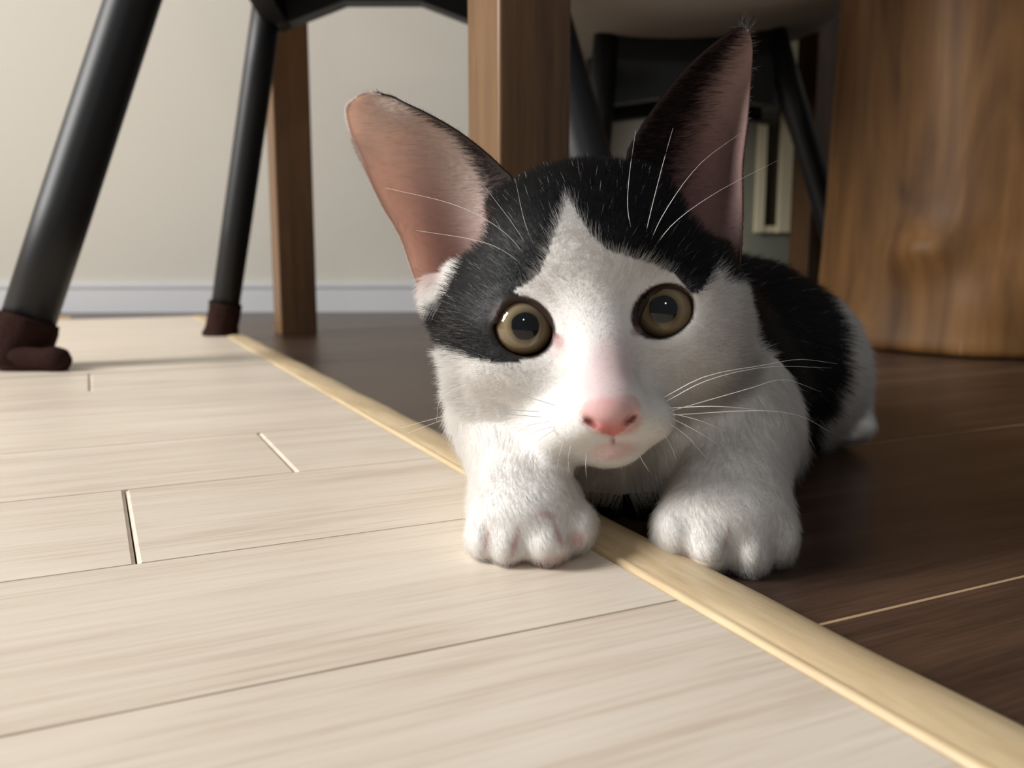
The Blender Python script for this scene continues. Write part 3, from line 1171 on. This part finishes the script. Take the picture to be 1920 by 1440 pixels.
# ------------------------------------------------------------------ kitten objects
KO = np.array([.075, .330, 0.0])
kit = empty('kitten', tuple(KO), 'black and white kitten with large ears lying with both forepaws at the carpet edge', 'cat')
allP = c2w(np.concatenate([BP, EV])) - KO
allQ = np.concatenate([BQ, EQ])
me = bpy.data.meshes.new('body')
me.vertices.add(len(allP))
me.vertices.foreach_set('co', allP.astype(np.float32).ravel())
me.loops.add(allQ.size)
me.loops.foreach_set('vertex_index', allQ.astype(np.int32).ravel())
me.polygons.add(len(allQ))
me.polygons.foreach_set('loop_start', np.arange(0, allQ.size, 4, dtype=np.int32))
me.materials.append(M_skin)
me.materials.append(M_ear)
me.polygons.foreach_set('material_index', np.concatenate([np.zeros(len(BQ), np.int32), np.ones(len(EQ), np.int32)]))
me.polygons.foreach_set('use_smooth', np.ones(len(allQ), bool))
me.update(calc_edges=True)
ca_ = me.color_attributes.new('coat', 'FLOAT_COLOR', 'POINT')
ca_.data.foreach_set('color', np.concatenate([col_all, np.ones((len(col_all), 1))], 1).astype(np.float32).ravel())
me.validate()
body = bpy.data.objects.new('body', me)
finish(body, kit)

# eyes
for ei, (c, r, pc, erot) in enumerate(EYES):
    m, nt, N, L, p = new_mat('eye_iris')
    tc = N.new('ShaderNodeTexCoord')
    sep = N.new('ShaderNodeSeparateXYZ')
    L.new(tc.outputs['Object'], sep.inputs[0])
    cmb = N.new('ShaderNodeCombineXYZ')
    L.new(sep.outputs[0], cmb.inputs[0])
    L.new(sep.outputs[1], cmb.inputs[1])
    ln = N.new('ShaderNodeVectorMath')
    ln.operation = 'LENGTH'
    L.new(cmb.outputs[0], ln.inputs[0])
    dv = N.new('ShaderNodeMath')
    dv.operation = 'DIVIDE'
    dv.inputs[1].default_value = EYE_R
    L.new(ln.outputs['Value'], dv.inputs[0])
    nz_ = N.new('ShaderNodeTexNoise')
    nz_.inputs['Scale'].default_value = 420
    L.new(tc.outputs['Object'], nz_.inputs['Vector'])
    ad = N.new('ShaderNodeMath')
    ad.operation = 'MULTIPLY_ADD'
    ad.inputs[1].default_value = .05
    L.new(nz_.outputs['Fac'], ad.inputs[0])
    L.new(dv.outputs[0], ad.inputs[2])
    rp = N.new('ShaderNodeValToRGB')
    E_ = rp.color_ramp.elements
    E_[0].position, E_[0].color = .385, (.004, .005, .006, 1)
    E_[1].position, E_[1].color = .88, (.012, .008, .005, 1)
    for ps, cc in ((.425, srgb(96, 84, 62)), (.56, srgb(130, 117, 93)), (.68, srgb(114, 98, 73)), (.76, srgb(94, 77, 55)), (.81, srgb(40, 28, 20))):
        e = E_.new(ps)
        e.color = cc
    L.new(ad.outputs[0], rp.inputs[0])
    L.new(rp.outputs[0], p.inputs['Base Color'])
    p.inputs['Roughness'].default_value = .6
    p.inputs['Specular IOR Level'].default_value = 0.0
    p.inputs['Coat Weight'].default_value = 1.0
    p.inputs['Coat Roughness'].default_value = .02
    ctr = c2w(at(c[0], c[1], EYE_Z))
    tgt = c2w(at(pc[0], pc[1], EYE_Z - EYE_R))
    V, Fc = [], []
    nl, nm = 24, 40
    for i in range(nl + 1):
        ph = math.pi * i / nl
        for k in range(nm):
            t_ = 2 * math.pi * k / nm
            V.append((EYE_R * math.sin(ph) * math.cos(t_), EYE_R * math.sin(ph) * math.sin(t_), EYE_R * math.cos(ph)))
    for i in range(nl):
        for k in range(nm):
            Fc.append((i * nm + k, i * nm + (k + 1) % nm, (i + 1) * nm + (k + 1) % nm, (i + 1) * nm + k))
    o = mesh_obj('eye', V, Fc, m, kit, smooth=True)
    o.location = tuple(ctr - KO)
    o.rotation_euler = Vector(tgt - ctr).to_track_quat('Z', 'Y').to_euler()
    o['label'] = 'olive brown eye with a dark round pupil'

# ------------------------------------------------------------------ fur
NOSE_C = at(1142, 772, .2360)


def hair_field(p, n, grp, sub):
    """combing direction, length (m), lift for every root, in the lens frame"""
    x, y = topx(p)
    m = len(p)
    d = p - NOSE_C
    dist = np.linalg.norm(d, axis=1)
    d = d / (dist[:, None] + 1e-9)
    d[:, 2] += .35
    ln = np.full(m, .0040)
    lift = np.full(m, .32)
    h = grp == 0
    # face: very short round the nose, longer to the cheeks, crown and ruff
    ln[h] = .0013 + .0028 * sstep(.014, .062, dist[h])
    ln[h] += .0030 * sstep(.05, .075, dist[h]) * (y[h] > 660)
    lift[h] = .22 + .22 * sstep(.02, .06, dist[h])
    nk = grp == 1
    d[nk] = np.where((x[nk] > 1230)[:, None], np.array([.75, .42, .5]), np.array([-.6, -.75, .3]))
    low = nk & (y > 800)
    d[low] = np.array([.0, -1, .1])
    ln[nk] = .0085
    lift[nk] = .42
    ch = grp == 2
    d[ch] = np.stack([.35 * np.sign(x[ch] - 1170), np.full(ch.sum(), -1.0), np.zeros(ch.sum())], 1)
    ln[ch] = .0065
    lift[ch] = .35
    ar = grp == 3
    d[ar] = np.array([0, -.9, -.5])
    ln[ar] = .0044
    lift[ar] = .28
    pw = sub == 1
    ln[pw] = .0027
    d[pw] = np.array([0, -.75, -.4])
    lift[pw] = .34
    bd = grp == 4
    d[bd] = np.array([.55, -.25, .75])
    ln[bd] = .0085
    lift[bd] = .30
    hd = (grp == 5)
    d[hd] = np.array([.25, -.95, .15])
    ln[hd] = .0055
    ln[hd & pw] = .003
    eb = h & (((x < 835) & (y > 430) & (y < 570)) | ((x > 1362) & (y > 320) & (y < 545)))
    ln[eb] = .0045
    lift[eb] = .30
    el = eb & (x < 900)
    d[el] = np.array([-.45, -.85, .1])
    # comb away from the eyes and keep the coat round them short
    for (cc, r, pc, erot) in EYES:
        e = ellr(x, y, cc[0], cc[1], r[0], r[1], erot)
        f = (1 - sstep(1.1, 1.8, e)) * (p[:, 2] < .30) * (grp == 0)
        out = np.stack([x - cc[0], -(y - cc[1]), np.full(m, 12.0)], 1)
        out /= np.linalg.norm(out, axis=1, keepdims=True)
        d = d * (1 - f[:, None]) + out * f[:, None]
        ln *= 1 - .60 * f
    return d, ln, lift


def sample(P, Q, N, dens):
    """area-weighted random roots on quads; dens = hairs per square metre at the verts"""
    a, b, c, d = (P[Q[:, k]] for k in range(4))
    ar = .5 * np.linalg.norm(np.cross(c - a, d - b), axis=1)
    wgt = ar * dens[Q].mean(1)
    tot = int(wgt.sum())
    cs = np.cumsum(wgt)
    q = np.searchsorted(cs, rng.random(tot) * cs[-1])
    q = np.clip(q, 0, len(Q) - 1)
    s, t = rng.random(tot)[:, None], rng.random(tot)[:, None]
    W = [(1 - s) * (1 - t), s * (1 - t), s * t, (1 - s) * t]
    pos = sum(W[k] * P[Q[q, k]] for k in range(4))
    nn = sum(W[k] * N[Q[q, k]] for k in range(4))
    nn /= np.linalg.norm(nn, axis=1, keepdims=True) + 1e-12
    return pos, nn


# density per vertex (hairs / m2); hidden undersides and far sides get less
bx_, by_ = topx(BP)
dens = np.select([BG == 0, BG == 1, BG == 2, BG == 3], [5.5e6, 2.2e6, 2.2e6, 3.5e6], 2.6e6)
dens = np.where((BG == 0) & (BP[:, 2] > .31), 3e6, dens)
dens = np.where(BN[:, 2] > .35, dens * .25, dens)
dens = np.where(BSUB == 1, np.where(BG == 3, 7e6, 3e6), dens)
bare = inside(NOSE_POLY, bx_, by_) & (BP[:, 2] < .26)
dens = np.where(bare, 0, dens)
for (cc, r, pc, erot) in EYES:
    e = ellr(bx_, by_, cc[0], cc[1], r[0], r[1], erot)
    dens = np.where((e < 1.10) & (BP[:, 2] < .29), 0, dens)
bridge = 1 - sstep(.5, 1.1, ellr(bx_, by_, 1137, 722, 48, 78, -9))
dens = dens * (1 - .75 * bridge * (BP[:, 2] < .27))
for cx, r_, a_, k_ in EARCUT:
    dd_ = sdf_prim('e', (cx, r_, a_), BP[:, 0], BP[:, 1], BP[:, 2])
    dens = np.where((dd_ < .0012) & (BG == 0), dens * .06, dens)
lips = 1 - sstep(.6, 1.1, ellr(bx_, by_, 1150, 840, 50, 14, 8))
dens = dens * (1 - .6 * lips * (BP[:, 2] < .26))
hp, hn = sample(BP, BQ, BN, dens)
hg, hs = group_of(hp)
hd_, hl, hlift = hair_field(hp, hn, hg, hs)
tan = hd_ - np.sum(hd_ * hn, 1)[:, None] * hn
tan /= np.linalg.norm(tan, axis=1, keepdims=True) + 1e-9
M_ = len(hp)
# clumps: a slow random swirl shared by neighbours plus an individual one
ph = hp * 260.0
sw = np.stack([np.sin(ph[:, 0] * 1.3 + ph[:, 1] * .7 + 1.1) + np.sin(ph[:, 1] * 2.1 + ph[:, 2]), np.sin(ph[:, 1] * 1.7 - ph[:, 0] * .9), np.sin(ph[:, 2] * 1.5 + ph[:, 0])], 1)
dirn = tan * (1 - hlift)[:, None] + hn * hlift[:, None] + .07 * sw + rng.normal(0, .13, (M_, 3))
dirn /= np.linalg.norm(dirn, axis=1, keepdims=True)
hl = hl * rng.uniform(.65, 1.2, M_)
blk = coat(hp, hg, 5.0)
# stray white guard hairs in the black coat, especially at the seams
blk &= rng.random(M_) > np.where(hg == 0, .010, .003)
hx, hy = topx(hp)
patch = inside([(800, 560), (960, 540), (1000, 680), (860, 680)], hx, hy) & (hg == 0)
grey = patch & (rng.random(M_) < .16)
hcol = np.where(blk[:, None], BLACK * rng.uniform(.7, 1.8, M_)[:, None], WHITE * rng.uniform(.92, 1.06, M_)[:, None])
hcol = np.where((grey & blk)[:, None], np.array([.20, .19, .19]), hcol)
# hairs take the pink of the skin where the coat is thin
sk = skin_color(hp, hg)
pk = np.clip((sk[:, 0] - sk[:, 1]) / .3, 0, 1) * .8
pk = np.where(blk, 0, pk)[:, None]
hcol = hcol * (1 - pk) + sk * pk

# hair inside and outside the ears
ep, en, ed, el_, ec = [], [], [], [], []
for ei, (G, n, Bk) in enumerate(ears):
    Vg = G.reshape(-1, 3)
    qs = np.array([(i * NU + j, i * NU + j + 1, (i + 1) * NU + j + 1, (i + 1) * NU + j) for i in range(NV - 1) for j in range(NU - 1)])
    nn = n.reshape(-1, 3)
    uu = np.tile(np.linspace(0, 1, NU)[None, :], (NV, 1)).reshape(-1)
    vv = np.tile(np.linspace(0, 1, NV)[:, None], (1, NU)).reshape(-1)
    du = np.gradient(G, axis=1)
    du /= np.linalg.norm(du, axis=2, keepdims=True)
    dv_ = np.gradient(G, axis=0)
    dv_ /= np.linalg.norm(dv_, axis=2, keepdims=True)
    aux = np.concatenate([nn, du.reshape(-1, 3), dv_.reshape(-1, 3), uu[:, None], vv[:, None]], 1)

    def scatter(dn, PP):
        a, b, c, d = (PP[qs[:, k]] for k in range(4))
        ar = .5 * np.linalg.norm(np.cross(c - a, d - b), axis=1)
        wq = ar * dn[qs].mean(1)
        cs = np.cumsum(wq)
        k = int(cs[-1])
        q = np.clip(np.searchsorted(cs, rng.random(k) * cs[-1]), 0, len(qs) - 1)
        s, t = rng.random(k)[:, None], rng.random(k)[:, None]
        W = [(1 - s) * (1 - t), s * (1 - t), s * t, (1 - s) * t]
        return sum(W[j] * PP[qs[q, j]] for j in range(4)), sum(W[j] * aux[qs[q, j]] for j in range(4))
    # inside: fine pale hair lying across the cup, dark towards the inner edge
    inner = uu if ei == 0 else 1 - uu
    dn = ((1.0e6 if ei == 0 else .6e6) + 2.4e6 * sstep(.30, .9, inner)) * (vv < .97) * (vv > .10)
    P_, A_ = scatter(dn, Vg)
    n_, du_, dv2, u_, v_ = A_[:, :3], A_[:, 3:6], A_[:, 6:9], A_[:, 9], A_[:, 10]
    inn = u_ if ei == 0 else 1 - u_
    sgn = -1 if ei == 0 else 1
    dd = du_ * sgn * .8 + dv2 * .5 + n_ * .16 + rng.normal(0, .12, P_.shape)
    dd /= np.linalg.norm(dd, axis=1, keepdims=True)
    dk = rng.random(len(P_)) < sstep(.93, 1.0, inn + .30 * np.maximum(0, .5 - v_)) if ei == 0 else rng.random(len(P_)) < sstep(.62, .95, inn + .10 * (1 - v_))
    cc = np.where(dk[:, None], BLACK * 1.6, np.array([.84, .74, .69]) * rng.uniform(.7, 1.10, len(P_))[:, None])
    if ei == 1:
        cc = np.where(dk[:, None], BLACK * 1.6, np.array([.50, .38, .36]) * rng.uniform(.6, 1.15, len(P_))[:, None])  # pale hair browned too, for the shade painted into the right ear
    ep.append(P_); en.append(n_); ed.append(dd); ec.append(cc)
    el_.append((.0036 + (.0012 if ei == 0 else .0026) * inn) * rng.uniform(.6, 1.2, len(P_)))
    # outside: short dense coat, leaning to the tip
    Vb = Bk.reshape(-1, 3)
    dn = np.full(len(Vb), 4.0e6) * (vv < .985)
    P_, A_ = scatter(dn, Vb)
    n_, du_, dv2, u_, v_ = -A_[:, :3], A_[:, 3:6], A_[:, 6:9], A_[:, 9], A_[:, 10]
    edge = np.where(u_ < .5, -1.0, 1.0)
    dd = dv2 * .8 + du_ * (edge * .35)[:, None] + n_ * .22 + rng.normal(0, .12, P_.shape)
    dd /= np.linalg.norm(dd, axis=1, keepdims=True)
    wh = (u_ < .60 + .12 * rng.normal(0, 1, len(u_))) if ei == 0 else np.zeros(len(u_), bool)
    cc = np.where(wh[:, None], np.array([.80, .72, .68]), BLACK * rng.uniform(.8, 2.0, len(P_))[:, None])
    ep.append(P_); en.append(n_); ed.append(dd); ec.append(cc)
    el_.append(np.full(len(P_), .0018) * rng.uniform(.6, 1.2, len(P_)))
    if ei == 0:
        kk = 2600
        ri = rng.integers(4, NV - 1, kk)
        fr = rng.random((kk, 1))
        rp_ = G[ri, 0] * (1 - fr) + G[np.minimum(ri + 1, NV - 1), 0] * fr
        dd = -du[ri, 0] * .75 + dv_[ri, 0] * .6 + n[ri, 0] * .1 + rng.normal(0, .12, (kk, 3))
        dd /= np.linalg.norm(dd, axis=1, keepdims=True)
        ep.append(rp_); en.append(n[ri, 0]); ed.append(dd); ec.append(np.tile([.92, .84, .80], (kk, 1)))
        el_.append(rng.uniform(.0008, .0018, kk))
    # long tufts: at the tip of the right ear, pale wisps in front of both ear roots
    k = 60 if ei == 1 else 10
    tp = G[-1].mean(0) + rng.normal(0, .0009, (k, 3))
    dd = np.array([.25, .9, .1]) + rng.normal(0, .45, (k, 3))
    dd /= np.linalg.norm(dd, axis=1, keepdims=True)
    ep.append(tp); en.append(np.tile([0, 0, -1.0], (k, 1))); ed.append(dd)
    ec.append(np.where(rng.random(k)[:, None] < .55, np.array([.35, .33, .32]), BLACK * 1.5) if ei == 1 else np.tile([.8, .72, .68], (k, 1)))
    el_.append(rng.uniform(.002, .006 if ei else .003, k))
ne = sum(len(q) for q in ep)
hp = np.concatenate([hp] + ep); hn = np.concatenate([hn] + en); dirn = np.concatenate([dirn] + ed)
hl = np.concatenate([hl] + el_); hcol = np.concatenate([hcol] + ec)
bend = np.concatenate([tan * .25 + np.array([0, -.12, 0]), np.zeros((ne, 3))])
M_ = len(hp)
NP = 4
tt = np.linspace(0, 1, NP)
pts = hp[:, None, :] - hn[:, None, :] * .0002 + hl[:, None, None] * (tt[None, :, None] * dirn[:, None, :] + (tt ** 2)[None, :, None] * bend[:, None, :])
W3 = c2w(pts.reshape(-1, 3))
# hairs do not pass through the floor
rr = W3[:, 0] * AV[0] + W3[:, 1] * AV[1]
W3[:, 2] = np.maximum(W3[:, 2], np.where(rr < .131, MT + .0002, np.where(rr < .157, .0062, .0003)))
W3 -= KO
hc = bpy.data.hair_curves.new('fur')
hc.add_curves([NP] * M_)
hc.attributes['position'].data.foreach_set('vector', W3.astype(np.float32).ravel())
rad = hc.attributes.new('radius', 'FLOAT', 'POINT') if 'radius' not in hc.attributes else hc.attributes['radius']
r0 = np.clip(hl / .004, .6, 1.5) * .000038
prof_ = np.array([1.0, .9, .65, .12])
r0 = r0 * np.where(hcol[:, 1] > .3, .82, 1.0)
rad.data.foreach_set('value', (r0[:, None] * prof_[None]).astype(np.float32).ravel())
at_c = hc.attributes.new('coat', 'FLOAT_COLOR', 'CURVE')
at_c.data.foreach_set('color', np.concatenate([np.clip(hcol, 0, .95), np.ones((M_, 1))], 1).astype(np.float32).ravel())
wn = np.stack([hn[:, 0], hn[:, 2] * CT + hn[:, 1] * ST, -hn[:, 2] * ST + hn[:, 1] * CT], 1)
at_n = hc.attributes.new('root_normal', 'FLOAT_VECTOR', 'CURVE')
at_n.data.foreach_set('vector', wn.astype(np.float32).ravel())
hc.materials.append(M_fur)
fur = bpy.data.objects.new('fur', hc)
finish(fur, kit, kind='stuff')
print('fur strands', M_, 'body verts', len(BP))

# ------------------------------------------------------------------ whiskers
WH = [  # brow whiskers
    [(1010, 498, .262), (965, 425, .258), (905, 345, .262)], [(1005, 505, .262), (945, 435, .256), (855, 385, .258), (722, 352, .268)],
    [(1000, 512, .262), (940, 468, .256), (880, 448, .258), (780, 432, .266)], [(1015, 492, .262), (985, 420, .258), (968, 345, .264)],
    [(1196, 475, .260), (1178, 400, .254), (1180, 330, .254), (1192, 245, .258)], [(1202, 478, .260), (1222, 390, .253), (1245, 300, .252), (1262, 240, .256)],
    [(1208, 480, .260), (1245, 400, .252), (1310, 310, .250), (1395, 245, .256)], [(1216, 482, .260), (1262, 420, .253), (1345, 360, .252), (1460, 300, .260)],
    # left cheek
    [(1010, 772, .249), (935, 768, .244), (860, 774, .244), (752, 802, .250)], [(1015, 782, .249), (930, 776, .243), (850, 782, .243), (765, 812, .248)],
    [(1030, 790, .249), (985, 800, .243), (955, 825, .242)], [(1035, 800, .249), (1000, 812, .243), (968, 842, .242)], [(1040, 806, .249), (1015, 822, .243), (985, 852, .242)],
    [(1050, 815, .249), (1035, 840, .244), (1022, 872, .243)], [(1060, 822, .249), (1050, 848, .244), (1044, 880, .243)], [(1072, 830, .249), (1066, 855, .245), (1066, 885, .244)],
    [(1040, 760, .250), (900, 720, .245), (830, 745, .246), (818, 790, .250)],
    # right cheek
    [(1255, 765, .249), (1340, 762, .243), (1420, 768, .245), (1490, 778, .252)], [(1250, 752, .249), (1330, 712, .243), (1440, 688, .246), (1560, 690, .258)],
    [(1245, 745, .249), (1325, 705, .243), (1430, 685, .246), (1500, 674, .254), (1570, 682, .262)], [(1258, 775, .249), (1310, 788, .243), (1368, 812, .244)],
    [(1255, 782, .249), (1300, 805, .243), (1350, 835, .244)], [(1250, 790, .249), (1290, 820, .244), (1325, 860, .245)], [(1235, 800, .249), (1255, 830, .245), (1268, 862, .245)],
    [(1260, 770, .249), (1400, 730, .246), (1470, 712, .252), (1540, 735, .262)], [(1262, 778, .249), (1420, 770, .246), (1500, 780, .252), (1560, 812, .260)],
    # chin
    [(1100, 850, .250), (1098, 872, .247), (1100, 895, .246)], [(1195, 845, .250), (1205, 865, .247), (1218, 885, .246)],
]
for i, wp in enumerate(WH):
    pth = c2w(catmull([at(*q) for q in wp], 14))
    thick = .00011 if len(wp) > 3 else .00008
    V, Fc = tube(pth, [thick * (1 - .8 * k / 13) for k in range(14)], 5)
    mesh_obj('whisker', V, Fc, M_whisk, kit, smooth=True, origin=KO)
